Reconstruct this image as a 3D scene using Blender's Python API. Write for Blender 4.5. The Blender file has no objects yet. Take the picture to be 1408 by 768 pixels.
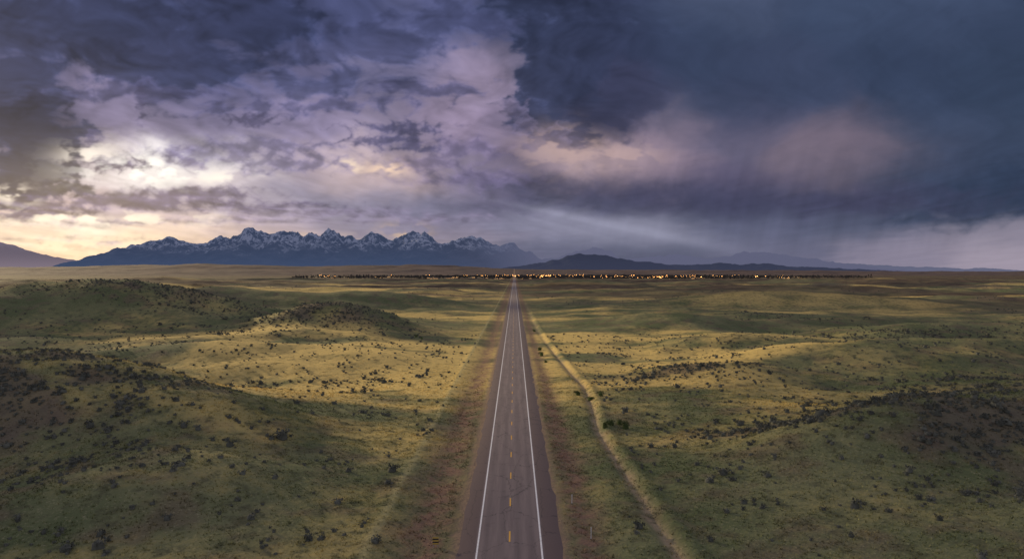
import bpy, math, numpy as np, time
from mathutils import Vector
T0=time.time()
rng=np.random.default_rng(7)
sc=bpy.context.scene
sc.view_settings.view_transform='Standard'; sc.view_settings.look='None'; sc.view_settings.exposure=0
R=math.radians
def lin(c):
    r=[]
    for v in c:
        v=v/255.0
        r.append(v/12.92 if v<=0.04045 else ((v+0.055)/1.055)**2.4)
    return tuple(r)
# ---------------- numpy noise ----------------
PERM=np.random.default_rng(3).permutation(1024).astype(np.int32)
GR=np.stack([np.cos(np.arange(1024)*2*np.pi/1024),np.sin(np.arange(1024)*2*np.pi/1024)],1).astype(np.float32)
def perlin(x,y,s=0):
    x=np.asarray(x,np.float64);y=np.asarray(y,np.float64)
    xi=np.floor(x);yi=np.floor(y)
    xf=(x-xi).astype(np.float32);yf=(y-yi).astype(np.float32)
    xi=xi.astype(np.int32);yi=yi.astype(np.int32)
    u=xf*xf*xf*(xf*(xf*6-15)+10);v=yf*yf*yf*(yf*(yf*6-15)+10)
    px0=PERM[(xi+s*57)&1023];px1=PERM[(xi+1+s*57)&1023]
    G=GR
    def g(p,iy,dx,dy):
        a=G[PERM[(p+iy)&1023]]
        return a[...,0]*dx+a[...,1]*dy
    a=g(px0,yi,xf,yf);b=g(px1,yi,xf-1,yf);c=g(px0,yi+1,xf,yf-1);d=g(px1,yi+1,xf-1,yf-1)
    a=a+u*(b-a);c=c+u*(d-c)
    return (a+v*(c-a))*np.float32(1.4)
def fbm(x,y,o=4,s=0,g=0.5):
    t=0;a=1;f=1
    for i in range(o):
        t=t+a*perlin(x*f+i*17.3,y*f-i*9.1,s+i);a*=g;f*=2.03
    return t
def billow(x,y,o=5,s=0,g=0.5):
    t=0;a=1;f=1
    for i in range(o):
        t=t+a*(0.32-np.abs(perlin(x*f+i*11.3,y*f-i*5.1,s+i)));a*=g;f*=2.03
    return t
def ridged(x,y,o=6,s=0):
    t=0;a=1;f=1;w=1
    for i in range(o):
        n=1-np.abs(perlin(x*f+i*7.7,y*f+i*3.1,s+i));n=n*n*w
        t=t+a*n;w=np.clip(n*1.6,0,1);a*=0.5;f*=2.05
    return t/1.9
def sst(a,b,x):
    t=np.clip((x-a)/(b-a),0,1);return t*t*(3-2*t)
# ---------------- terrain ----------------
def roadx(y): return -0.55+0.0035*y
def trailx(y):
    return np.interp(y,[40,74,100,135,160,188,220,253,330,448,700,1200],[19.5,18.2,17.6,16.9,18.6,19.8,18.0,16.8,14.5,13.5,14,17])
HILLS=[(-98,142,46,26,14),(-170,150,60,36,11),(-50,126,22,20,4.6),(-45,92,24,14,4.0),(-80,84,20,12,3.0),
 (-205,395,78,40,22),(-290,360,90,60,13),(-90,350,36,20,10),(-45,235,25,20,2.5),(-120,250,55,18,5.0),
 (72,110,32,15,8.0),(125,135,45,22,10),(60,205,30,15,6),(150,235,60,20,9),(230,330,90,30,10),(100,410,60,28,8),(95,290,45,16,5),
 (-330,640,160,60,18),(-120,640,70,40,8),(260,640,140,45,12),(-600,1100,260,90,16),(-150,1000,90,60,7),(500,1050,240,80,12),(220,1500,150,100,8),
 (-900,1900,380,150,18),(1000,2000,450,150,15)]
def far_profile(x,y):
    px=704+939*x/np.maximum(y,1000.)
    t=np.interp(px,[-200,0,130,280,420,560,640,740,860,1000,1240,1408,1600],[14,12,11,14,11,15,11,5,5,6,3,3,3])
    return t
def height(x,y):
    x=np.asarray(x,float);y=np.asarray(y,float)
    d=np.abs(x-roadx(y)); r=np.hypot(x,y)
    h=np.zeros_like(x)
    wx=fbm(x/70,y/70,3,5)*12; wy=fbm(x/70+40,y/70,3,6)*8
    for cx,cy,sx,sy,hh in HILLS:
        k=min(1.0,sx/60.)
        h+=hh*np.exp(-((x+wx*k-cx)/sx)**2-((y+wy*k-cy)/sy)**2)
    n=fbm(x/200,y/140,3,11)*5.0+(billow(x/95,y/60,2,12))*2.6+fbm(x/28,y/24,3,13)*0.70+fbm(x/6,y/6,2,15)*0.07
    n+=sst(500,1600,r)*fbm(x/800,y/420,4,21)*12
    n*=1-0.6*sst(2700,3600,r)*(1-sst(6500,8500,r))
    h+=n
    h*=sst(11,66,d)*0.95+0.05*sst(8,14,d)
    near=1-sst(300,900,r)
    h+=-0.40*np.exp(-((d-10.5)/2.6)**2)*near
    h+=0.22*np.exp(-((x-roadx(y)+16)/1.4)**2)*near
    td=x-trailx(y)
    h+=(-0.60*np.exp(-(td/1.0)**2)+0.35*np.exp(-((td-2.0)/1.0)**2))*near
    f=far_profile(x,y)/939*12000
    rf=sst(7000,12500,y)*(1-0.25*sst(13000,16000,y))
    h+=rf*(f*(0.8+0.3*fbm(x/2600,y/1500,4,31))+20)
    return h
def sage(x,y):
    m=np.zeros_like(x)
    for cx,cy,sx,sy,a in [(-112,134,36,24,1.0),(-84,118,18,16,.8),(-62,98,14,8,.45),(-150,110,40,30,.6),(112,152,40,14,1.0),(76,104,18,12,1.0),(56,128,26,9,.9),(64,116,28,8,.8),(66,90,18,8,.7),(52,206,20,12,1.0),(-92,342,36,18,1.0),(-190,385,60,26,.7),(150,185,50,14,.7),(190,300,60,14,.7),(-60,200,30,9,.35),(-30,78,8,4,.45),(-52,82,10,4,.4)]:
        m+=a*np.exp(-((x-cx)/sx)**2-((y-cy)/sy)**2)
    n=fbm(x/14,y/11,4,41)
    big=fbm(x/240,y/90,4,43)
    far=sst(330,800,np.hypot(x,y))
    m=m*(0.80+0.85*n)+np.clip(n-0.5,0,1)*0.5*(1-far)+far*sst(0.02,0.45,big+0.15*n)*0.9  # beyond the near clusters, bands of sage tone also stand in for cloud shade
    m*=sst(14,24,np.abs(x-roadx(y)))
    return np.clip(m,0,1)
def sunlit_gold(x,y):  # dry-grass gold laid in patches to paint sunlight into the ground colour
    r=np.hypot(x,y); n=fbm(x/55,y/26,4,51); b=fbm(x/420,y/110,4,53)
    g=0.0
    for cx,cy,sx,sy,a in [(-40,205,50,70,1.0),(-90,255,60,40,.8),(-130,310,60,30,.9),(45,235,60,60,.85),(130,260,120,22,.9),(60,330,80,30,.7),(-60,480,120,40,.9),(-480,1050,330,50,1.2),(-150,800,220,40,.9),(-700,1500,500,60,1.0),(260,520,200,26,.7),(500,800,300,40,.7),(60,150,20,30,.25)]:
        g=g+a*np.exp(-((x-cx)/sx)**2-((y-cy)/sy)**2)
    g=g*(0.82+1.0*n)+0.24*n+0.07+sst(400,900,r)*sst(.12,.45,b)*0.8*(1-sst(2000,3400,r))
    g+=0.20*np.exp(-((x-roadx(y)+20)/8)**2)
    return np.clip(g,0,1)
def mk(name,V,F,attrs=None,mat=None,smooth=False):
    me=bpy.data.meshes.new(name)
    V=np.ascontiguousarray(V,dtype=np.float32);F=np.ascontiguousarray(F,dtype=np.int32);k=F.shape[1]
    me.vertices.add(len(V));me.vertices.foreach_set('co',V.ravel())
    me.loops.add(F.size);me.loops.foreach_set('vertex_index',F.ravel())
    me.polygons.add(len(F));me.polygons.foreach_set('loop_start',np.arange(0,F.size,k,dtype=np.int32))
    me.polygons.foreach_set('loop_total',np.full(len(F),k,dtype=np.int32))
    if smooth: me.polygons.foreach_set('use_smooth',np.ones(len(F),dtype=bool))
    me.update(calc_edges=True)
    if attrs:
        for n,a in attrs.items():
            at=me.attributes.new(n,'FLOAT','POINT');at.data.foreach_set('value',np.ascontiguousarray(a,dtype=np.float32))
    ob=bpy.data.objects.new(name,me);sc.collection.objects.link(ob)
    if mat: me.materials.append(mat)
    return ob
# ---------------- node helper ----------------
class NT:
    def __init__(s,nt): s.nt=nt
    def new(s,t,**k):
        n=s.nt.nodes.new(t)
        for a,b in k.items(): setattr(n,a,b)
        return n
    def put(s,sock,v):
        if isinstance(v,bpy.types.NodeSocket): s.nt.links.new(v,sock)
        else:
            if sock.type=='RGBA' and len(v)==3: v=(*v,1)
            sock.default_value=v
    def m(s,op,a,b=0.0,c=0.0,clamp=False):
        n=s.new('ShaderNodeMath',operation=op,use_clamp=clamp)
        s.put(n.inputs[0],a);s.put(n.inputs[1],b);s.put(n.inputs[2],c);return n.outputs[0]
    def v(s,op,a,b=(0,0,0),c=(0,0,0),scale=None):
        n=s.new('ShaderNodeVectorMath',operation=op)
        s.put(n.inputs[0],a)
        if op!='SCALE': s.put(n.inputs[1],b)
        if op=='MULTIPLY_ADD': s.put(n.inputs[2],c)
        if scale is not None: s.put(n.inputs['Scale'],scale)
        return n.outputs['Value'] if op in('DOT_PRODUCT','LENGTH','DISTANCE') else n.outputs['Vector']
    def noise(s,vec,scale,detail=4,rough=0.5,dist=0.0,col=False,lac=2.0):
        n=s.new('ShaderNodeTexNoise');s.put(n.inputs['Vector'],vec)
        n.inputs['Scale'].default_value=scale;n.inputs['Detail'].default_value=detail
        n.inputs['Roughness'].default_value=rough;n.inputs['Distortion'].default_value=dist;n.inputs['Lacunarity'].default_value=lac
        return n.outputs['Color'] if col else n.outputs[0]
    def mix(s,f,a,b,mode='MIX'):
        n=s.new('ShaderNodeMix',data_type='RGBA',blend_type=mode)
        s.put(n.inputs[0],f);s.put(n.inputs[6],a);s.put(n.inputs[7],b);return n.outputs[2]
    def ss(s,a,b,x,lo=0.0,hi=1.0):
        n=s.new('ShaderNodeMapRange',interpolation_type='SMOOTHSTEP')
        s.put(n.inputs[0],x);n.inputs[1].default_value=a;n.inputs[2].default_value=b;n.inputs[3].default_value=lo;n.inputs[4].default_value=hi
        return n.outputs[0]
    def sep(s,v):
        n=s.new('ShaderNodeSeparateXYZ');s.put(n.inputs[0],v);return n.outputs
    def comb(s,x,y,z=0.0):
        n=s.new('ShaderNodeCombineXYZ');s.put(n.inputs[0],x);s.put(n.inputs[1],y);s.put(n.inputs[2],z);return n.outputs[0]
    def attr(s,name):
        n=s.new('ShaderNodeAttribute',attribute_name=name);return n.outputs['Fac']
    def gauss(s,x,c,w):
        t=s.m('MULTIPLY_ADD',x,1.0/w,-c/w)
        return s.m('POWER',math.exp(-1),s.m('MULTIPLY',t,t))
def newmat(name,rough=0.9,spec=0.2):
    m=bpy.data.materials.new(name);m.use_nodes=True
    b=m.node_tree.nodes['Principled BSDF'];b.inputs['Roughness'].default_value=rough
    b.inputs['Specular IOR Level'].default_value=spec
    return m,NT(m.node_tree),b
# ---------------- SKY (procedural storm clouds computed on an azimuth/elevation grid) ----------------
AZ0,AZ1,EL0,EL1=-50.0,50.0,-2.0,27.0
W_,H_=1700,520
def sky_pixels():
    azg=np.radians(np.linspace(AZ0,AZ1,W_));elg=np.radians(np.linspace(EL0,EL1,H_))
    AZ,EL=np.meshgrid(azg,elg)
    X=704+939*np.tan(AZ);Y=375-939*np.tan(EL)/np.cos(AZ)
    Y=np.minimum(Y,400)
    CP=[
(0,10,56,60,88),(150,20,62,68,102),(300,30,78,80,116),(450,15,74,78,116),(600,30,86,88,124),(740,15,70,74,106),(850,25,66,74,102),(1000,15,82,90,118),(1150,25,64,75,102),(1300,30,68,79,107),(1400,30,57,68,94),
(0,-80,50,54,80),(200,-80,55,58,85),(450,-80,60,64,95),(700,-80,60,66,92),(950,-80,56,64,90),(1200,-80,52,62,88),(1400,-80,50,60,84),
(40,110,86,82,112),(130,130,128,118,148),(250,105,92,90,126),(390,100,102,98,132),(540,90,108,104,136),(650,110,146,132,158),(770,90,84,84,112),(840,130,72,70,98),(950,70,60,68,96),(1000,120,62,66,94),(1100,100,68,74,102),(1250,100,54,64,90),(1390,100,52,64,87),
(40,190,82,76,102),(95,215,134,122,140),(180,180,138,128,158),(300,185,122,114,146),(420,170,134,124,154),(545,188,132,122,148),(650,180,148,132,158),(735,165,112,102,128),(800,180,92,84,108),(890,195,138,122,140),(1000,170,86,84,110),(1140,200,112,100,118),(1290,180,62,72,98),(1400,190,56,66,90),
(130,232,244,232,230),(215,238,255,250,244),(320,240,226,214,218),(400,225,150,138,160),(480,230,196,176,180),(540,237,194,170,170),(620,235,132,122,146),(720,235,112,102,126),(810,228,174,152,158),(880,240,134,118,136),(1000,240,84,78,104),(1140,235,106,94,112),(1260,250,60,68,94),(1390,262,46,56,80),(30,240,140,126,142),
(60,285,205,180,180),(170,278,160,144,160),(270,270,164,150,164),(360,280,154,146,166),(450,272,136,132,158),(570,280,120,118,144),(700,275,92,86,112),(850,268,66,63,88),(1000,285,68,69,94),(1150,280,70,71,96),(1310,290,64,70,94),
(10,310,238,212,190),(15,325,244,214,184),(90,318,255,242,220),(170,335,254,226,194),(50,345,248,210,178),(250,308,236,210,196),(350,308,182,164,172),(490,308,144,136,156),(600,312,128,122,146),(750,305,126,125,148),(880,315,120,120,142),(1030,315,92,94,120),(1190,315,82,86,110),(1350,322,136,130,148),
(110,360,252,216,172),(260,345,230,198,168),(420,345,194,170,162),(600,340,146,136,150),(740,350,100,101,126),(900,350,84,86,109),(1060,340,100,100,124),(1240,345,134,128,148),(1380,352,158,148,164)]
    lowk=sst(375,150,Y)
    s=(375-Y)+75
    U=(X-704)/s;Vv=520/s
    q1=fbm(X/230,Y/120,3,201);q2=fbm(X/230+9,Y/120,3,207)
    p1=fbm(U*2.0,Vv*2.3,5,211,.45);p2=fbm(U*2.0+5,Vv*2.3,5,219,.45)
    f1=fbm(X/60,Y/38,5,231,.54);f2=fbm(X/60+9,Y/38,5,237,.54)
    WX=X+30*q1*(0.4+0.6*lowk)+20*p1+11*f1
    WY=Y+(18*q2+11*p2+9*f2)*(0.25+0.75*lowk)
    acc=np.zeros(X.shape+(3,));ws=np.full(X.shape,2e-3)
    acc+=np.array(lin((72,76,104)))*2e-3
    for (px,py,r,g,b) in CP:
        sx=60 if py<300 else 72;sy=36 if py<205 else (25 if py<300 else 20)
        wt=np.exp(-((WX-px)/sx)**2-((WY-py)/sy)**2)
        ws+=wt;acc+=wt[...,None]*np.array(lin((r,g,b)))
    C=acc/ws[...,None]
    sx_,sy_=215.,240.
    dd=np.hypot(X-sx_,Y-sy_)+30
    Xs=X+(sx_-X)/dd*13;Ys=Y+(sy_-Y)/dd*13
    def dens(X,Y):
        s=(375-Y)+75
        U=(X-704)/s+.12*q1;V=520/s+.14*q2
        return 0.80*billow(U*1.7,V*2.0,5,241,.47)+0.50*fbm(X/150+.5*q1,Y/80+.5*q2,5,251,.48)
    Dn=dens(X,Y);Ds=dens(Xs,Ys)
    smooth_r=1-.66*sst(720,960,X+.4*(Y-100))
    rel=np.clip((Dn-Ds)*.95,-.36,.55)*smooth_r
    L=1+(0.42*(0.12-Dn)*smooth_r+rel)*(0.30+0.70*lowk)
    C=C*np.clip(L,.45,1.8)[...,None]
    def mass(ells,col,soft=.10,amp=.30,sc=1.0,op=1.0,rim=.5,under=None,seed=0,fade=None):
        nonlocal C
        xs=[e[0]-e[2]*1.9-40 for e in ells]+[e[0]+e[2]*1.9+40 for e in ells];ysl=[e[1]-e[3]*2.2-40 for e in ells]+[e[1]+e[3]*2.2+40 for e in ells]
        cm=(X[0]>min(xs))&(X[0]<max(xs))
        if not cm.any(): return
        c0,c1=np.where(cm)[0][[0,-1]]
        rm_=((Y[:,c0:c1+1]>min(ysl))&(Y[:,c0:c1+1]<max(ysl))).any(1);r0,r1=np.where(rm_)[0][[0,-1]]
        sl=(slice(r0,r1+1),slice(c0,c1+1))
        x0,y0=X[sl],Y[sl]
        n=fbm(x0/(95*sc),y0/(60*sc),3,301+seed);bl=billow(x0/(56*sc)+.3*q1[sl],y0/(36*sc),5,311+seed,.52)
        x=x0+14*sc*n;y=y0+9*sc*fbm(x0/(80*sc)+4,y0/(50*sc),2,321+seed)
        sd=np.full(x.shape,-9.)
        for (cx,cy,rx,ry) in ells:
            e=1-np.hypot((x-cx)/rx,(y-cy)/ry);e=e*min(rx,ry)/45.
            sd=np.maximum(sd,e)
        v=sd+amp*bl
        m=sst(-soft,soft,v)
        if fade: m=m*(1-sst(fade[0],fade[1],x))
        c=np.array(lin(col));rl=rel[sl]
        lit=np.clip(1+rl*1.2+.30*(-bl)*smooth_r[sl],.6,1.8)
        cc=c*lit[...,None]
        if under is not None:
            t=sst(under[0],under[1],y)[...,None]
            cc=cc*(1-t)+np.array(lin(under[2]))*lit[...,None]*t
        rimm=np.exp(-((v-.02)/.14)**2)*rim*sst(-.25,.3,rl+.1)
        D_=C[sl]*(1-op*m[...,None])+cc*(op*m)[...,None]
        C[sl]=D_*(1+rimm*.55*m)[...,None]
    mass([(1230,90,330,80),(1000,60,170,70),(1300,230,170,42),(960,130,90,40)],(52,62,87),.7,.35,1.8,.6,.0,seed=1)
    mass([(1350,275,90,24),(1290,300,60,12),(1400,255,60,25)],(46,57,82),.25,.30,.9,.8,.2,seed=2)
    mass([(470,60,130,26),(620,30,90,22),(430,112,90,14)],(68,71,106),.16,.5,1.2,.78,.7,seed=4)
    mass([(90,40,170,48),(230,85,115,36),(20,120,80,40),(320,30,120,36)],(50,55,86),.14,.5,1.25,.9,.8,seed=3)
    mass([(190,128,80,12),(330,150,70,9),(480,145,70,7),(590,120,50,8)],(78,76,110),.14,.45,.9,.78,.8,seed=16)
    mass([(140,70,60,14),(350,85,60,10),(250,20,60,10)],(44,48,76),.2,.45,.8,.6,.3,seed=18)
    mass([(30,165,62,38),(66,195,54,30),(40,235,58,28),(80,262,40,10),(10,262,60,26),(112,182,22,12)],(47,48,73),.10,.40,.85,.95,1.0,seed=5)
    mass([(850,-20,190,60),(790,60,80,50),(765,108,56,42),(840,120,80,52),(765,150,58,28),(805,178,66,20),(735,165,30,18),(890,80,80,60)],(49,54,81),.12,.48,1.0,.93,1.0,under=(150,208,(68,64,90)),seed=6,fade=(820,990))
    mass([(835,165,45,22),(870,130,45,40)],(58,58,84),.3,.4,.8,.7,.2,seed=17,fade=(860,960))
    mass([(708,150,14,12),(722,172,12,12),(765,190,12,14)],(96,88,114),.1,.4,.5,.7,.8,seed=7)
    mass([(548,178,34,6),(540,192,36,7),(566,200,18,5)],(76,72,104),.14,.42,.6,.85,.6,seed=8)
    mass([(163,227,26,6),(150,222,14,5)],(74,66,96),.12,.3,.4,.9,.6,seed=9)
    mass([(258,212,18,4),(350,165,20,5),(196,145,4,12),(130,190,9,10)],(84,78,110),.12,.3,.4,.8,.4,seed=10)
    mass([(60,284,80,6),(200,276,120,9),(265,268,70,8),(35,294,60,6),(330,284,70,4)],(82,74,106),.12,.24,.6,.9,.7,seed=11)
    mass([(330,302,90,4),(440,294,110,6),(560,300,70,4),(100,332,50,2),(150,306,60,2.5)],(120,110,136),.12,.18,.5,.7,.5,seed=12)
    mass([(300,215,70,10),(405,225,60,10),(370,200,60,10)],(106,100,134),.16,.42,.7,.75,.7,seed=13)
    mass([(760,262,90,16),(850,272,130,17),(990,272,150,16),(1150,275,150,16)],(63,62,89),.4,.3,1.0,.8,.1,seed=14)
    mass([(640,205,46,12),(590,225,40,8),(640,245,50,7)],(104,94,128),.2,.42,.7,.65,.6,seed=15)
    def glow(cx,cy,rx,ry,col,amp,seed,hard=1.0):
        nonlocal C
        n=fbm(X/45,Y/20,4,401+seed)
        m=np.exp(-((X+20*q1-cx)/rx)**2-((Y+6*f2-cy)/ry)**2)*(sst(-.2,.3,n)*hard+(1-hard)*.7)*amp
        C=C*(1-m[...,None])+np.array(lin(col))*m[...,None]
    glow(205,236,95,19,(264,260,250),1.0,1);glow(110,216,36,18,(258,246,232),.9,2);glow(315,246,44,8,(255,246,234),1.0,3)
    glow(480,229,17,7,(255,230,202),1.0,4);glow(532,233,30,10,(250,216,188),.95,5);glow(120,300,150,11,(264,250,226),1.0,6)
    glow(8,270,26,14,(255,240,222),1.0,7);glow(90,340,190,15,(264,238,202),.95,8);glow(775,205,55,26,(204,174,166),.7,9,.7)
    glow(845,215,60,16,(198,168,164),.65,10,.7);glow(552,322,30,14,(218,186,154),.7,12)
    glow(1130,208,120,34,(134,117,130),.55,13,.15);glow(400,330,120,9,(212,186,168),.65,14)
    # sunlight scattered by the humid air around the hidden sun
    C=C+np.exp(-((X-150)/230)**2-((Y-280)/75)**2)[...,None]*np.array([.16,.115,.065])
    rs=perlin((X+.25*Y)/16,Y/260,501)*.4+perlin((X+.25*Y)/7,Y/200,503)*.2+perlin((X+.22*Y)/40,Y/300,505)*.6
    rm=sst(700,860,X)*sst(1420,1250,X)*sst(170,230,Y)*sst(372,320,Y)
    C=C*(1+.16*rs*rm)[...,None]
    bandc=272+ (X-650)*.135
    an=np.arctan2(Y-232,X-470);st=fbm(an*22,X*0+2,2,511)
    bm=np.exp(-((Y-bandc-12)/24)**2)*sst(620,760,X)*sst(1120,900,X)*(.6+.55*st)
    C=C+np.clip(bm,0,1)[...,None]*np.array([.09,.092,.115])
    st2=fbm(np.arctan2(Y-150,X-240)*16,X*0+7,2,521)
    bm=np.exp(-((Y-290)/30)**2-((X-370)/110)**2)*np.clip(.25+.7*st2,0,1)
    C=C+bm[...,None]*np.array([.055,.048,.05])
    lu=(C@np.array([.25,.6,.15]))[...,None]
    dk=sst(.25,.05,lu)
    C=C*(1+dk*np.array([-.03,.02,.03]))
    return np.clip(C,0.012,1.3)
C=sky_pixels()
print('sky',time.time()-T0)
img=bpy.data.images.new('sky_clouds',W_,H_,float_buffer=True)
img.colorspace_settings.name='Non-Color'
buf=np.ones((H_,W_,4),dtype=np.float32);buf[...,:3]=C
img.pixels.foreach_set(buf.ravel());img.update();img.pack()
SAZ,SEL=-46,11.5
Sd=Vector((math.sin(R(SAZ))*math.cos(R(SEL)),math.cos(R(SAZ))*math.cos(R(SEL)),math.sin(R(SEL))))
w=bpy.data.worlds.new('World');sc.world=w;w.use_nodes=True
for n in list(w.node_tree.nodes): w.node_tree.nodes.remove(n)
S=NT(w.node_tree)
D=S.new('ShaderNodeTexCoord').outputs['Generated']
dx,dy,dz=S.sep(D)[0:3]
az=S.m('MULTIPLY',S.m('ARCTAN2',dx,dy),180/math.pi)
el=S.m('MULTIPLY',S.m('ARCSINE',dz),180/math.pi)
uv=S.comb(S.m('MULTIPLY_ADD',az,1/(AZ1-AZ0),-AZ0/(AZ1-AZ0)),S.m('MULTIPLY_ADD',el,1/(EL1-EL0),-EL0/(EL1-EL0)))
ti=S.new('ShaderNodeTexImage',image=img,interpolation='Cubic',extension='EXTEND');S.put(ti.inputs[0],uv)
bgn=S.noise(S.v('MULTIPLY',D,(1,1,2)),2.2,3,.55)
bgc=S.mix(S.ss(.35,.65,bgn),lin((112,116,142)),lin((196,190,200)))
fo=S.m('MAXIMUM',S.ss(41,49,S.m('ABSOLUTE',az)),S.ss(22.5,26.5,el))
col=S.mix(fo,ti.outputs[0],bgc)
sky=S.new('ShaderNodeTexSky',sky_type='NISHITA',sun_disc=False,sun_elevation=R(SEL),sun_rotation=R(SAZ))
bg1=S.new('ShaderNodeBackground');S.put(bg1.inputs[0],col);bg1.inputs[1].default_value=1.0
bg2=S.new('ShaderNodeBackground');S.put(bg2.inputs[0],sky.outputs[0]);bg2.inputs[1].default_value=0.002
add=S.new('ShaderNodeAddShader');out=S.new('ShaderNodeOutputWorld')
w.node_tree.links.new(bg1.outputs[0],add.inputs[0]);w.node_tree.links.new(bg2.outputs[0],add.inputs[1]);w.node_tree.links.new(add.outputs[0],out.inputs[0])
w.cycles.sampling_method='MANUAL';w.cycles.sample_map_resolution=512
# ---------------- SUN ----------------
sl=bpy.data.lights.new('sun','SUN');sl.energy=5.0;sl.angle=R(0.5);sl.color=(1.0,.78,.46)
so=bpy.data.objects.new('sun',sl);sc.collection.objects.link(so);so.rotation_euler=Sd.to_track_quat('Z','Y').to_euler();so.location=(0,0,500)
# ---------------- thin cloud plates added out of view up-sun, sized to shade parts of the prairie ----------------
cm_=bpy.data.materials.new('shade_cloud_vapour');cm_.use_nodes=True;N=NT(cm_.node_tree);nt=cm_.node_tree
for n in list(nt.nodes): nt.nodes.remove(n)
pos=N.new('ShaderNodeNewGeometry').outputs['Position']
df=N.new('ShaderNodeBsdfDiffuse');df.inputs[0].default_value=(.6,.6,.66,1)
tl=N.new('ShaderNodeBsdfTranslucent');tl.inputs[0].default_value=(.5,.5,.55,1)
tp=N.new('ShaderNodeBsdfTransparent')
a_=N.new('ShaderNodeMixShader');a_.inputs[0].default_value=.5;nt.links.new(df.outputs[0],a_.inputs[1]);nt.links.new(tl.outputs[0],a_.inputs[2])
b_=N.new('ShaderNodeMixShader');N.put(b_.inputs[0],N.ss(.30,.52,N.noise(pos,.012,3,.6),.15,.92));nt.links.new(tp.outputs[0],b_.inputs[1]);nt.links.new(a_.outputs[0],b_.inputs[2])
o_=N.new('ShaderNodeOutputMaterial');nt.links.new(b_.outputs[0],o_.inputs[0])
def shade_cloud(tx,ty,rx,ry,t,seed,th=9):
    nu,nv=72,14
    u=np.linspace(0,2*np.pi,nu,endpoint=False);v=np.linspace(0.0,np.pi,nv)
    Um,Vm=np.meshgrid(u,v)
    rad=1+.45*fbm(np.cos(Um)*1.6+seed,np.sin(Um)*1.6,5,600+seed)
    x=np.cos(Um)*np.sin(Vm)*rad*rx;y=np.sin(Um)*np.sin(Vm)*rad*ry
    z=np.cos(Vm)*th*(1+.6*fbm(x/60,y/60,3,640+seed))
    V=np.stack([x,y,z],-1).reshape(-1,3)
    i=np.arange(nv-1)[:,None]*nu;j=np.arange(nu)[None,:];j2=(j+1)%nu
    F=np.stack([i+j,i+nu+j,i+nu+j2,i+j2],-1).reshape(-1,4)
    o=mk('shade_cloud',V,F,None,cm_,True);o.location=(tx+Sd.x*t,ty+Sd.y*t,Sd.z*t)
shade_cloud(-30,62,110,26,4200,1);shade_cloud(110,80,72,30,4400,2);shade_cloud(-120,108,48,20,4300,3)
shade_cloud(-235,280,110,38,4800,4);shade_cloud(140,150,72,24,4600,5);shade_cloud(270,560,220,90,8000,6,14)
shade_cloud(-480,1450,700,230,11000,7,18);shade_cloud(700,1500,520,260,12500,8,18);shade_cloud(-330,600,150,60,8000,9,14);shade_cloud(260,1000,260,70,11500,10,14);shade_cloud(20,640,170,50,8500,11,12)
shade_cloud(-1500,2600,900,350,13000,12,20);shade_cloud(200,2500,900,450,19000,13,20);shade_cloud(230,380,120,38,6500,14,10);shade_cloud(-150,450,90,26,6500,15,9)
# ---------------- GROUND ----------------
def ground_color(N,pos):
    x,y,z=N.sep(pos)[0:3]
    rx=N.m('SUBTRACT',x,N.m('MULTIPLY_ADD',y,.0035,-.55))
    n1=N.noise(pos,.035,3,.6);n2=N.noise(pos,.35,4,.68);n3=N.noise(pos,2.3,3,.7);nm=N.noise(pos,.10,3,.6)
    sg=N.attr('sage');gd=N.attr('sunlit_gold');fr=N.attr('far_shade')
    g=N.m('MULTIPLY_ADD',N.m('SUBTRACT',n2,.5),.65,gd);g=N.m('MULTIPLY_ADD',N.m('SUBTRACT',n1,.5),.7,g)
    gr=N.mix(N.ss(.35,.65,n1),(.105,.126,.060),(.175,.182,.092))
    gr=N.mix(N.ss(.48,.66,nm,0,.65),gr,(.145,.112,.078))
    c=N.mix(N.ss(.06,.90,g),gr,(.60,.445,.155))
    c=N.mix(N.ss(.53,.72,n3,0,.55),c,(.33,.30,.18))
    c=N.mix(N.ss(.48,.34,n2,0,.6),c,(.080,.078,.046))
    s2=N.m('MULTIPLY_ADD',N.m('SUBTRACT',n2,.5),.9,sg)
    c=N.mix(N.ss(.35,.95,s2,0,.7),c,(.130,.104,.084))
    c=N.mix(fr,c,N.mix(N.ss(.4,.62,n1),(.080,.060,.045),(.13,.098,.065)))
    c=N.mix(N.ss(4800,8500,y,0,.9),c,N.mix(N.ss(.4,.6,N.noise(pos,.0012,4,.6)),(.078,.062,.066),(.13,.098,.088)))  # distance haze painted into the brown-mauve colour of the far ground
    wob=N.m('MULTIPLY_ADD',N.m('SUBTRACT',N.noise(pos,.12,3,.65),.5),5.0,rx)
    l=N.gauss(wob,-9.8,3.0);r=N.gauss(wob,9.0,2.2)
    v=N.m('MULTIPLY',N.m('ADD',l,r),N.ss(.34,.62,n2,.25,1.0))
    c=N.mix(N.m('MINIMUM',v,.85),c,(.205,.124,.096))
    ab=N.m('ABSOLUTE',rx)
    c=N.mix(N.ss(7.4,5.8,N.m('MULTIPLY_ADD',n2,2.4,N.m('SUBTRACT',ab,1.2))),c,(.25,.18,.125))
    wob2=N.m('MULTIPLY_ADD',N.m('SUBTRACT',n2,.5),1.8,rx)
    c=N.mix(N.m('MULTIPLY',N.gauss(wob2,-16.0,.6),.6),c,(.38,.34,.17))
    tr=N.attr('trail')
    c=N.mix(N.m('MULTIPLY',N.m('MULTIPLY',tr,N.ss(.34,.55,n2,.3,1)),N.ss(150,320,y,.85,.45)),c,(.38,.29,.19))
    return c,n2,n3
gm_,N,b=newmat('prairie_ground',.95,.05)
geo=N.new('ShaderNodeNewGeometry');pos=geo.outputs['Position']
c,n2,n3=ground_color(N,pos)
N.put(b.inputs['Base Color'],c)
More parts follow.
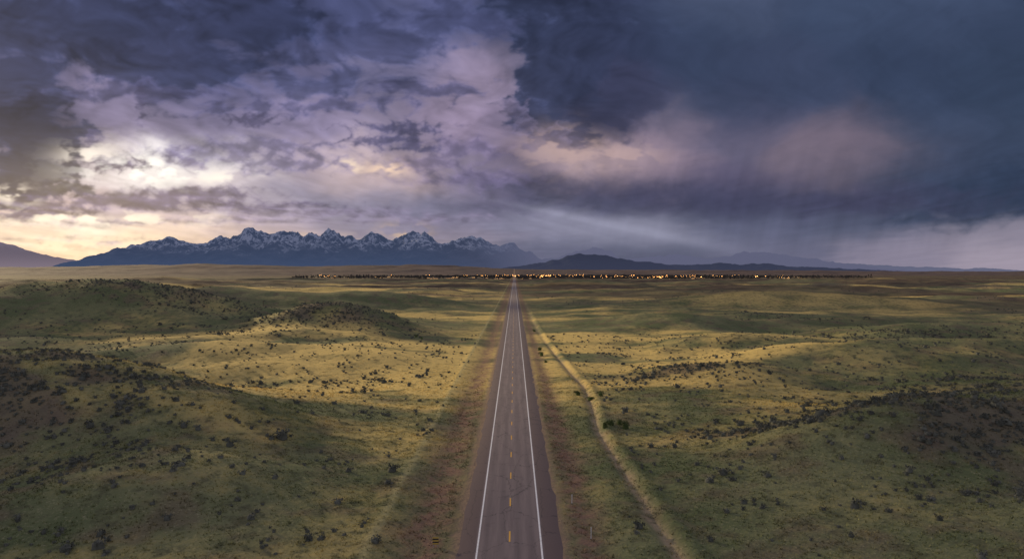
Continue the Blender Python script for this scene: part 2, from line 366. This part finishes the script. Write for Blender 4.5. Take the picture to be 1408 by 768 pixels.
bp=N.new('ShaderNodeBump');bp.inputs['Strength'].default_value=1.0;bp.inputs['Distance'].default_value=.38
fine=N.m('ADD',N.m('MULTIPLY',n3,.48),N.m('MULTIPLY',n2,1.4))
N.put(bp.inputs['Height'],fine);N.put(b.inputs['Normal'],bp.outputs[0])
rings=[0,10,20];
while rings[-1]<75000: rings.append(rings[-1]*1.0095+0.12)
rr=np.array(rings[1:])
th=np.concatenate([np.linspace(-48,48,620),np.linspace(48,312,90)[1:-1]])
A,RR=np.meshgrid(np.radians(th),rr)
GX=(np.sin(A)*RR);GY=(np.cos(A)*RR)
nr,na_=GX.shape
GX=GX.ravel();GY=GY.ravel();GZ=height(GX,GY)
i=np.arange(nr-1)[:,None]*na_;j=np.arange(na_)[None,:];j2=(j+1)%na_
F=np.stack([i+j,i+na_+j,i+na_+j2,i+j2],-1).reshape(-1,4)[:,::-1]
V=np.stack([GX,GY,GZ],1)
def trailm(x,y): return np.exp(-((x-trailx(y)+.5*fbm(x*0,y/9,2,66))/.85)**2)*sst(30,60,y)*(1-sst(500,900,y))
def far_shade(x,y):  # cloud shade on the far plain, painted as dark brown ground
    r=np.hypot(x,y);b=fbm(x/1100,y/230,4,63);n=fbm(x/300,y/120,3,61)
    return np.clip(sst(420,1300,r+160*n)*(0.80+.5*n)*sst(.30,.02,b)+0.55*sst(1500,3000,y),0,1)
at=lambda x,y:{'sage':sage(x,y),'sunlit_gold':sunlit_gold(x,y),'trail':trailm(x,y),'far_shade':far_shade(x,y)}
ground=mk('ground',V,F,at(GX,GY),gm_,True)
if ground.data.polygons[5000].normal.z<0: ground.data.flip_normals()
print('ground',time.time()-T0)
# ---------------- ROAD ----------------
am,N,b=newmat('asphalt',.82,.3)
pos=N.new('ShaderNodeNewGeometry').outputs['Position'];x,y,z=N.sep(pos)[0:3]
rx=N.m('SUBTRACT',x,N.m('MULTIPLY_ADD',y,.0035,-.55))
nn=N.noise(pos,9,4,.7);nl_=N.noise(N.comb(N.m('MULTIPLY',x,1.2),N.m('MULTIPLY',y,.05)),1.0,4,.65);np_=N.noise(pos,.45,4,.6)
ax=N.m('ABSOLUTE',rx)
tr=N.m('ADD',N.gauss(ax,1.0,.38),N.gauss(ax,2.65,.38))
c=N.mix(N.ss(.3,.7,nl_),(.130,.100,.102),(.21,.165,.160))
c=N.mix(N.m('MULTIPLY',tr,.4),c,(.085,.070,.073))
c=N.mix(N.ss(.35,.7,nn,0,.4),c,(.22,.18,.175))
c=N.mix(N.ss(.58,.72,np_,0,.5),c,(.072,.059,.064))
c=N.mix(N.ss(3.75,4.1,N.m('MULTIPLY_ADD',nn,.2,ax)),c,N.mix(nn,(.088,.062,.062),(.15,.108,.10)))
vo=N.new('ShaderNodeTexVoronoi',feature='DISTANCE_TO_EDGE');N.put(vo.inputs['Vector'],N.v('MULTIPLY_ADD',N.noise(pos,1.5,3,col=True),(1.2,1.2,0),N.v('MULTIPLY',pos,(1,.55,1))));vo.inputs['Scale'].default_value=.22
c=N.mix(N.ss(.012,.004,vo.outputs['Distance'],0,.6),c,(.035,.03,.033))
N.put(b.inputs['Base Color'],c)
bp=N.new('ShaderNodeBump');bp.inputs['Strength'].default_value=.4;bp.inputs['Distance'].default_value=.02;N.put(bp.inputs['Height'],nn);N.put(b.inputs['Normal'],bp.outputs[0])
def paint(name,colr):
    m,N,b=newmat(name,.6,.3);pos=N.new('ShaderNodeNewGeometry').outputs['Position']
    n=N.noise(pos,5,4,.7);N.put(b.inputs['Base Color'],N.mix(N.ss(.54,.68,n,0,.85),colr,(.13,.11,.11)));return m
wm=paint('white_road_paint',(.80,.79,.78));ym=paint('yellow_road_paint',(.75,.42,.05))
ys=np.concatenate([np.arange(-400,300,3),np.arange(300,3600,15)]);n=len(ys)
prof=[(-6.3,-.12),(-5.0,.14),(-3.9,.17),(0,.22),(3.9,.17),(5.2,.14),(6.6,-.12)]
Vr=[];jit=fbm(ys/4.0,ys*0+3,3,71)*.4;jit2=fbm(ys/4.0,ys*0+9,3,72)*.4
for k,yy in enumerate(ys):
    for q_,(px_,pz_) in enumerate(prof):
        o=0
        if q_<2:o=jit[k]
        if q_>4:o=jit2[k]
        Vr.append((roadx(yy)+px_+o,yy,pz_))
Fr=[(k*7+t,k*7+t+1,(k+1)*7+t+1,(k+1)*7+t) for k in range(n-1) for t in range(6)]
road=mk('road',np.array(Vr),np.array(Fr),None,am)
def lines(name,segs,mat,parent):
    V=[];F=[]
    for (xa,xb,ya,yb) in segs:
        k=len(V)
        zf=lambda q:(.22-.05*abs(q)/3.9)+.008
        V+=[(roadx(ya)+xa,ya,zf(xa)),(roadx(ya)+xb,ya,zf(xb)),(roadx(yb)+xb,yb,zf(xb)),(roadx(yb)+xa,yb,zf(xa))];F.append((k,k+1,k+2,k+3))
    o=mk(name,np.array(V),np.array(F),None,mat);o.parent=parent;return o
lines('edge_line_white',[(s-.1,s+.1,yy,yy+20) for s in(-3.6,3.6) for yy in range(-400,3500,20)],wm,road)
lines('centre_dashes_yellow',[(-.09,.09,yy,yy+3.2) for yy in np.arange(-390,3500,12.)],ym,road)
# ---------------- MOUNTAINS ----------------
def prof_fn(pts):
    xs=[(p[0]-704)/939. for p in pts];hs=[(375-p[1])/939. for p in pts]
    return lambda t:np.interp(t,xs,hs)
def mountains(name,pts,Y0,depth,x0,x1,nx,ny,mat,amp,seed,scale):
    f=prof_fn(pts)
    xs=np.linspace((x0-704)/939.*Y0,(x1-704)/939.*Y0,nx);ys=np.linspace(Y0-depth,Y0+depth,ny)
    X,Y=np.meshgrid(xs,ys)
    t=(Y-Y0)/depth
    rg=ridged(X/scale+fbm(X/4000,Y/4000,2,seed+5)*.5,Y/scale*1.0,7,seed)
    env=np.clip(1-np.abs(t+0.18*fbm(X/2500,Y*0,2,seed+9)),0,1)
    H=f(X/Y0)*Y0
    core=env**1.15
    Z=H*core*(1-amp+amp*1.45*rg)+ (31*core)
    Z=Z-120*(1-sst(0,.25,env))
    Z+=fbm(X/300,Y/300,4,seed+3)*24*core
    V=np.stack([X.ravel(),Y.ravel(),Z.ravel()],1)
    i=np.arange(ny-1)[:,None]*nx;j=np.arange(nx-1)[None,:]
    F=np.stack([i+j,i+j+1,i+nx+j+1,i+nx+j],-1).reshape(-1,4)
    return mk(name,V,F,None,mat,False)
def mtmat(name,rock,forest,snow,z0,z1,haze,hk,rainx=None,rainc=None):
    m,N,b=newmat(name,1.0,0.0)
    g=N.new('ShaderNodeNewGeometry');pos=g.outputs['Position'];x,y,z=N.sep(pos)[0:3]
    nz=N.sep(g.outputs['Normal'])[2]
    n=N.noise(pos,.0018,5,.65);n5=N.noise(N.v('MULTIPLY',pos,(1,1,.3)),.007,5,.75)
    zz=N.m('MULTIPLY_ADD',N.m('SUBTRACT',n,.5),1300,z)
    c=N.mix(N.ss(z0-350,z0+100,zz),forest,rock)
    sn=N.m('MULTIPLY',N.ss(z0,z1,zz),N.ss(.52,.60,N.m('MULTIPLY_ADD',nz,.20,N.m('SUBTRACT',n5,.105))))
    c=N.mix(sn,c,snow)
    N.put(b.inputs['Base Color'],c)
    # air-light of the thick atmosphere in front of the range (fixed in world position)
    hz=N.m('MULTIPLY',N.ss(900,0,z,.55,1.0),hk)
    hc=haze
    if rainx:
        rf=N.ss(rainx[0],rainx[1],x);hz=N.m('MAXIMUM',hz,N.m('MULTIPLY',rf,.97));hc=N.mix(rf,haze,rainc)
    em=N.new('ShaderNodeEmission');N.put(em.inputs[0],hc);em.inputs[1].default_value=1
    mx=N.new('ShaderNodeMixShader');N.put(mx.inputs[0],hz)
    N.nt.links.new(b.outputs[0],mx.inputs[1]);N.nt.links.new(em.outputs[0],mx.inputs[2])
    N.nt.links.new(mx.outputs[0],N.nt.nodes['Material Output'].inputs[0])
    m.cycles.emission_sampling='NONE';return m
Y0=21000
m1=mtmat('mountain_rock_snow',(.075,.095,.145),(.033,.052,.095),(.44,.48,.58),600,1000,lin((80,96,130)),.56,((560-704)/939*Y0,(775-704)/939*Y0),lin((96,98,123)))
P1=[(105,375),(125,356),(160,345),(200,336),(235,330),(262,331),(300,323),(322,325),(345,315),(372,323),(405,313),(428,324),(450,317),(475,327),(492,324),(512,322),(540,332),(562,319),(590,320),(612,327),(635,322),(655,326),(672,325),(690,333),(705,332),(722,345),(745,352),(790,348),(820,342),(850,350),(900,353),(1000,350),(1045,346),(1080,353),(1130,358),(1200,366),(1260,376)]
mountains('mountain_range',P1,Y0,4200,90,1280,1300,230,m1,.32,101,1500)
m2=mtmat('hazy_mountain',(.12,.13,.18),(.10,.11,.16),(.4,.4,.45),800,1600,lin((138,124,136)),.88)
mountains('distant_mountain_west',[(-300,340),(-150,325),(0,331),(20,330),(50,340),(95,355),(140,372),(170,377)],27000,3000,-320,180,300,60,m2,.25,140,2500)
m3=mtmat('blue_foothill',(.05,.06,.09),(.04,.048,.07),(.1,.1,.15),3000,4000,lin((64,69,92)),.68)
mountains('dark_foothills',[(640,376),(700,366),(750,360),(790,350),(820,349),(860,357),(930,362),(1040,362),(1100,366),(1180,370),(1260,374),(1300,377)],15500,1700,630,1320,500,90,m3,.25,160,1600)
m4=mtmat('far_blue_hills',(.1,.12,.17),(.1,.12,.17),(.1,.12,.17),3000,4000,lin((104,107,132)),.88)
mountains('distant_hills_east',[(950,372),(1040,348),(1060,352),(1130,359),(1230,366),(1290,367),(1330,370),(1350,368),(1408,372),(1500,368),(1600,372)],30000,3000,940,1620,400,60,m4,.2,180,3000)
# ---------------- VEGETATION ----------------
def scatter(n,dens,y0,y1,xw=.82):
    yy=np.sqrt(rng.uniform(y0**2,y1**2,n))
    xx=rng.uniform(-xw,xw,n)*yy
    k=rng.random(n)<dens(xx,yy)
    return xx[k],yy[k]
def instmesh(name,xx,yy,variants,size,mat,attrs=None,sink=0.05,per=None):
    zz=height(xx,yy)
    Vs=[];Fs=[];off=0;At={}
    vi=rng.integers(0,len(variants),len(xx))
    for k,(bv,bf) in enumerate(variants):
        s=vi==k;m=s.sum()
        if m==0: continue
        a=rng.uniform(0,6.28,m);ca,sa=np.cos(a),np.sin(a);sz=size[s]
        bx=bv[None,:,0]*ca[:,None]-bv[None,:,1]*sa[:,None];by=bv[None,:,0]*sa[:,None]+bv[None,:,1]*ca[:,None]
        VV=np.stack([bx*sz[:,None]+xx[s][:,None],by*sz[:,None]+yy[s][:,None],bv[None,:,2]*sz[:,None]*rng.uniform(.75,1.2,m)[:,None]+zz[s][:,None]-sink],-1)
        FF=bf[None]+(np.arange(m)*len(bv))[:,None,None]+off
        Vs.append(VV.reshape(-1,3));Fs.append(FF.reshape(-1,bf.shape[1]));off+=m*len(bv)
        rv=np.repeat(rng.random(m),len(bv));At.setdefault('rnd',[]).append(rv)
        if attrs:
            for n_,f_ in attrs.items(): At.setdefault(n_,[]).append(np.repeat(f_[s],len(bv)))
    return mk(name,np.vstack(Vs),np.vstack(Fs),{k:np.concatenate(v) for k,v in At.items()},mat)
def bushvar(seed,nl=46,leaf=.27,flat=.75):
    g=np.random.default_rng(seed);V=[];F=[]
    lob=[(g.uniform(-.28,.28),g.uniform(-.28,.28),g.uniform(.22,.42),g.uniform(.2,.34)) for _ in range(5)]
    for k in range(nl):
        lx,ly,lz,lr=lob[g.integers(0,5)]
        d=g.normal(size=3);d/=np.linalg.norm(d);d[2]=abs(d[2])*1.0-.15
        c=np.array([lx,ly,lz*flat])+d*lr*g.uniform(.55,1.1)*np.array([1,1,flat]);c[2]=max(c[2],.03)
        t=g.normal(size=3);t/=np.linalg.norm(t);u=np.cross(t,g.normal(size=3));u/=np.linalg.norm(u)
        s=leaf*g.uniform(.5,1.1);i0=len(V)
        V+= [c-t*s*.5,c+u*s*.35,c+t*s*.5];F.append((i0,i0+1,i0+2))
    i0=len(V);m=7
    for k in range(m):
        a=k*2*np.pi/m;r=.30*g.uniform(.7,1.2);V.append(np.array([math.cos(a)*r,math.sin(a)*r,0]))
    for k in range(m):
        a=k*2*np.pi/m;r=.26*g.uniform(.7,1.2);V.append(np.array([math.cos(a)*r,math.sin(a)*r,.3*flat]))
    V.append(np.array([0,0,.5*flat]))
    for k in range(m):
        k2=(k+1)%m;F+=[(i0+k,i0+k2,i0+m+k2),(i0+k,i0+m+k2,i0+m+k),(i0+m+k,i0+m+k2,i0+2*m)]
    return np.array(V),np.array(F)
def bushmat(name,ca,cb):
    m,N,b=newmat(name,.9,.1);rn=N.attr('rnd');pos=N.new('ShaderNodeNewGeometry').outputs['Position']
    n=N.noise(pos,3,2);N.put(b.inputs['Base Color'],N.mix(N.m('MULTIPLY_ADD',n,.6,N.m('MULTIPLY',rn,.45)),ca,cb));return m
bm_=bushmat('sagebrush_leaves',(.040,.045,.038),(.16,.165,.135))
okb=lambda x,y:(np.abs(x-roadx(y))>15)*(np.abs(x-trailx(y))>2.5)
xx,yy=scatter(190000,lambda x,y:np.clip((sage(x,y)-.10)*.75,0,.5)*okb(x,y),62,470)
x2,y2=scatter(30000,lambda x,y:okb(x,y)*(0.07+.5*(fbm(x/12,y/9,2,81)>.36)),62,340)
x3,y3=scatter(30000,lambda x,y:okb(x,y)*np.clip((sage(x,y)-.3)*.4,0,.3),470,1300)
nn_=len(x3)
xx=np.concatenate([xx,x2]);yy=np.concatenate([yy,y2])
print('bushes',len(xx),nn_)
instmesh('sagebrush',np.concatenate([xx,x3]),np.concatenate([yy,y3]),[bushvar(s) for s in range(6)],np.concatenate([rng.gamma(2.6,.34,len(xx))*.75+.38,rng.uniform(1.2,2.4,nn_)]),bm_)
gp=np.array([(840,586),(852,584),(832,590),(745,488),(750,497),(742,480),(735,455),(812,548),(795,543),(826,545),(860,590),(580,470),(572,468)])
gy=939*31/(gp[:,1]-375.);gx=(gp[:,0]-704)/939.*gy
gl=bushmat('shrub_leaves',(.035,.05,.02),(.10,.13,.04))
for k in range(len(gx)):
    o=instmesh('shrub',gx[k:k+1],gy[k:k+1],[bushvar(50+k,260,.16,1.0)],np.array([rng.uniform(1.6,2.6)]),gl)
tm,N,b=newmat('grass_tufts',.95,.05)
c,_,_=ground_color(N,N.new('ShaderNodeNewGeometry').outputs['Position'])
rn=N.attr('rnd')
N.put(b.inputs['Base Color'],N.mix(1.0,c,N.mix(rn,(.80,.82,.74),(1.6,1.55,1.35)),'MULTIPLY'))
def tuft(seed):
    g=np.random.default_rng(seed);V=[];F=[]
    for k in range(4):
        a=g.uniform(0,6.28);r=g.uniform(0,.16);cx,cy=math.cos(a)*r,math.sin(a)*r;wd=g.uniform(.03,.07);b2=g.uniform(0,6.28)
        i0=len(V);V+=[(cx-math.cos(b2)*wd,cy-math.sin(b2)*wd,0),(cx+math.cos(b2)*wd,cy+math.sin(b2)*wd,0),(cx+math.cos(a)*.16,cy+math.sin(a)*.16,g.uniform(.12,.26))];F.append((i0,i0+1,i0+2))
    return np.array(V),np.array(F)
xx,yy=scatter(280000,lambda x,y:(np.abs(x-roadx(y))>7.0)*np.clip(.3+.7*(fbm(x/5,y/5,3,91)+.35),.04,1)*sst(250,130,y),60,250)
instmesh('grass',xx,yy,[tuft(s) for s in range(8)],rng.uniform(.5,1.4,len(xx)),tm,at(xx,yy),.02)
# ---------------- TOWN ----------------
def tree_far(seed):
    g=np.random.default_rng(seed);V=[];F=[]
    for k in range(46):
        d=g.normal(size=3);d/=np.linalg.norm(d);c=d*np.array([.42,.42,.45])*g.uniform(.5,1.05)+np.array([0,0,.62])
        t=g.normal(size=3);t/=np.linalg.norm(t);u=np.cross(t,g.normal(size=3));u/=np.linalg.norm(u);i0=len(V)
        V+=[c-t*.2,c+u*.18,c+t*.2];F.append((i0,i0+1,i0+2))
    i0=len(V);V+=[(-.05,0,0),(.05,0,0),(0,0,.6),(0,-.05,0),(0,.05,0),(0,0,.6)];F+=[(i0,i0+1,i0+2),(i0+3,i0+4,i0+5)]
    return np.array(V),np.array(F)
tfm=bushmat('distant_tree_leaves',(.038,.041,.046),(.085,.08,.078))  # leaf tones lightened to carry the air haze of distance
nt=6500
tp=np.where(rng.random(nt)<.72,rng.normal(800,160,nt),rng.uniform(400,1200,nt))
ty=rng.uniform(3450,6000,nt)+300*fbm(tp/60,tp*0,3,95);tx=(tp-704)/939.*ty
k=(np.abs(tx-roadx(ty))>14)&(tp>395)&(tp<1200)&(fbm(tx/130,ty/260,3,97)>-.02-.35*np.exp(-((tp-800)/140)**2));tx=tx[k];ty=ty[k]
instmesh('distant_trees',tx,ty,[tree_far(s) for s in range(5)],rng.uniform(5,15,len(tx)),tfm)
town=bpy.data.objects.new('town',None);sc.collection.objects.link(town)
wallm,N,b=newmat('town_walls');N.put(b.inputs['Base Color'],N.mix(N.noise(N.new('ShaderNodeNewGeometry').outputs['Position'],.03,2),(.08,.07,.065),(.22,.19,.17)))
roofm,N,b=newmat('town_roofs');N.put(b.inputs['Base Color'],N.mix(N.noise(N.new('ShaderNodeNewGeometry').outputs['Position'],.05,2),(.05,.045,.05),(.11,.09,.085)))
litm=bpy.data.materials.new('lit_window');litm.use_nodes=True;bb=litm.node_tree.nodes['Principled BSDF'];bb.inputs['Emission Color'].default_value=(1,.52,.18,1);bb.inputs['Emission Strength'].default_value=4;bb.inputs['Base Color'].default_value=(.3,.2,.1,1)
litm.cycles.emission_sampling='NONE'
def house(w_,d_,h_,rh):
    V=[(-w_,-d_,0),(w_,-d_,0),(w_,d_,0),(-w_,d_,0),(-w_,-d_,h_),(w_,-d_,h_),(w_,d_,h_),(-w_,d_,h_),(-w_-.5,0,h_+rh),(w_+.5,0,h_+rh),
       (-w_-.5,-d_-.6,h_-.2),(w_+.5,-d_-.6,h_-.2),(w_+.5,d_+.6,h_-.2),(-w_-.5,d_+.6,h_-.2)]
    F=[(0,1,5,4),(1,2,6,5),(2,3,7,6),(3,0,4,7),(10,11,9,8),(12,13,8,9)];M=[0,0,0,0,1,1]
    F+=[(4,7,8),(5,9,6)];M+=[0,0]
    nw=max(2,int(w_/2.5))
    for fl in range(max(1,int(h_/3.2))):
        for q_ in range(nw):
            cx=-w_+(q_+.5)*2*w_/nw;cz=1.6+fl*3.0;i0=len(V)
            V+=[(cx-.7,-d_-.03,cz-.6),(cx+.7,-d_-.03,cz-.6),(cx+.7,-d_-.03,cz+.6),(cx-.7,-d_-.03,cz+.6)];F.append((i0,i0+1,i0+2,i0+3));M.append(2)
    me=bpy.data.meshes.new('house');me.from_pydata(V,[],F)
    for m in(wallm,roofm,litm): me.materials.append(m)
    me.polygons.foreach_set('material_index',M);return me
hm=[house(7,5,3.4,2.4),house(9,6,6.4,2.6),house(16,9,7,1.0),house(6,5,6,3),house(24,10,5,1.5)]
for k in range(160):
    yy_=rng.uniform(3460,4900);pp=rng.normal(790,115) if rng.random()<.75 else rng.uniform(440,1120)
    xx_=(pp-704)/939.*yy_
    if abs(xx_-roadx(yy_))<22: continue
    o=bpy.data.objects.new('house_%d'%k,hm[rng.integers(0,5)]);sc.collection.objects.link(o);o.parent=town
    o.location=(xx_,yy_,float(height(np.array([xx_]),np.array([yy_]))[0])-.2);o.rotation_euler=(0,0,rng.normal(0,.35))
lampm=bpy.data.materials.new('lamp_glow');lampm.use_nodes=True;bb=lampm.node_tree.nodes['Principled BSDF'];bb.inputs['Emission Color'].default_value=(1,.43,.11,1);bb.inputs['Emission Strength'].default_value=11
lampm.cycles.emission_sampling='NONE'
polem,N,b=newmat('lamp_pole',.5,.5);b.inputs['Base Color'].default_value=(.2,.2,.2,1)
V=[];F=[];M=[]
cl=[(c_,abs(rng.normal(0,7))+3,w_) for c_,w_ in [(447,8),(462,2),(592,3),(640,8),(662,10),(690,14),(716,19),(738,25),(752,26),(775,22),(797,14),(820,7),(840,8),(858,12),(884,14),(902,16),(925,14),(950,14),(985,6),(1010,4),(1040,5),(1075,6),(545,2),(1110,2)]]
for (cc_,sg_,nn_) in cl:
  yc=rng.uniform(3450,4800)
  for k in range(nn_):
    yy_=yc+rng.normal(0,220)
    pp=cc_+rng.normal(0,sg_)
    xx_=(pp-704)/939.*yy_;z0=float(height(np.array([xx_]),np.array([yy_]))[0]);hz=rng.uniform(7,18);r=rng.choice([.85,1.35,2.2],p=[.53,.34,.13])
    i0=len(V)
    for (a,b_) in((-.15,-.15),(.15,-.15),(.15,.15),(-.15,.15)): V+=[(xx_+a,yy_+b_,z0),(xx_+a,yy_+b_,z0+hz)]
    for q_ in range(4): F.append((i0+2*q_,i0+2*((q_+1)%4),i0+2*((q_+1)%4)+1,i0+2*q_+1));M.append(0)
    i0=len(V);c0=np.array([xx_,yy_,z0+hz])
    V+=[tuple(c0+np.array(o)*r) for o in((1,0,0),(0,1,0),(-1,0,0),(0,-1,0),(0,0,.8),(0,0,-.8))]
    for q_ in range(4): F+=[(i0+q_,i0+(q_+1)%4,i0+4,),(i0+(q_+1)%4,i0+q_,i0+5)];M+=[1,1]
me=bpy.data.meshes.new('street_lamps');me.from_pydata(V,[],F);me.materials.append(polem);me.materials.append(lampm);me.polygons.foreach_set('material_index',M)
o=bpy.data.objects.new('street_lamps',me);sc.collection.objects.link(o)
# ---------------- small roadside things ----------------
def simple(name,colr,rough=.5):
    m,N,b=newmat(name,rough,.4);n=N.noise(N.new('ShaderNodeNewGeometry').outputs['Position'],12,4)
    N.put(b.inputs['Base Color'],N.mix(n,tuple(k*.75 for k in colr),tuple(min(1,k*1.15) for k in colr)));return m
mW=simple('post_white',(.7,.7,.68));mY=simple('sign_yellow',(.50,.34,.05));mK=simple('sign_black',(.02,.02,.02));mS=simple('galvanised_steel',(.3,.3,.31));mWd=simple('weathered_wood',(.12,.09,.07),.9)
def box(name,c,s,mat,parent,bev=.01):
    import bmesh
    bm=bmesh.new();bmesh.ops.create_cube(bm,size=1)
    for v in bm.verts: v.co=Vector((v.co.x*s[0]+c[0],v.co.y*s[1]+c[1],v.co.z*s[2]+c[2]))
    bmesh.ops.bevel(bm,geom=bm.edges[:],offset=bev,segments=1,affect='EDGES')
    me=bpy.data.meshes.new(name);bm.to_mesh(me);bm.free();me.materials.append(mat)
    o=bpy.data.objects.new(name,me);sc.collection.objects.link(o);o.parent=parent;return o
def emp(name,x,y):
    e=bpy.data.objects.new(name,None);sc.collection.objects.link(e);e.location=(x,y,float(height(np.array([x]),np.array([y]))[0]));return e
for (x,y,h) in((8.1,92,1.3),(9.3,80,1.5)):
    e=emp('delineator_post',x,y);box('post',(0,0,h/2-.1),(.09,.03,h+.2),mW,e);box('reflector',(0,-.025,h-.18),(.11,.02,.16),mW,e,.004);box('base',(0,0,.05),(.16,.1,.12),mK,e)
e=emp('object_marker_sign',-8.7,77.5)
box('post_1',(-.26,0,.5),(.07,.07,1.3),mS,e);box('post_2',(.26,0,.5),(.07,.07,1.3),mS,e)
for k in range(5): box('panel_%d'%(k+1),(0,-.06,.42+k*.17),(.70,.03,.14),mY if k%2==0 else mK,e,.004)
box('brace',(0,.05,.3),(.6,.04,.06),mS,e)
yy_=560.;xx_=(362-704)/939.*yy_
e=emp('utility_pole',xx_,yy_);box('pole',(0,0,3.6),(.3,.3,7.4),mWd,e,.05);box('crossarm',(0,-.2,6.6),(2.2,.12,.16),mWd,e);box('insulator_1',(-.9,-.2,6.78),(.1,.1,.18),mS,e);box('insulator_2',(.9,-.2,6.78),(.1,.1,.18),mS,e)
# ---------------- CAMERA ----------------
cd=bpy.data.cameras.new('camera');cam=bpy.data.objects.new('camera',cd);sc.collection.objects.link(cam)
cd.lens=24;cd.sensor_width=36;cd.clip_start=.5;cd.clip_end=200000
cam.location=(0,0,31);cam.rotation_euler=(R(90-.55),0,0);sc.camera=cam
print('done',time.time()-T0)
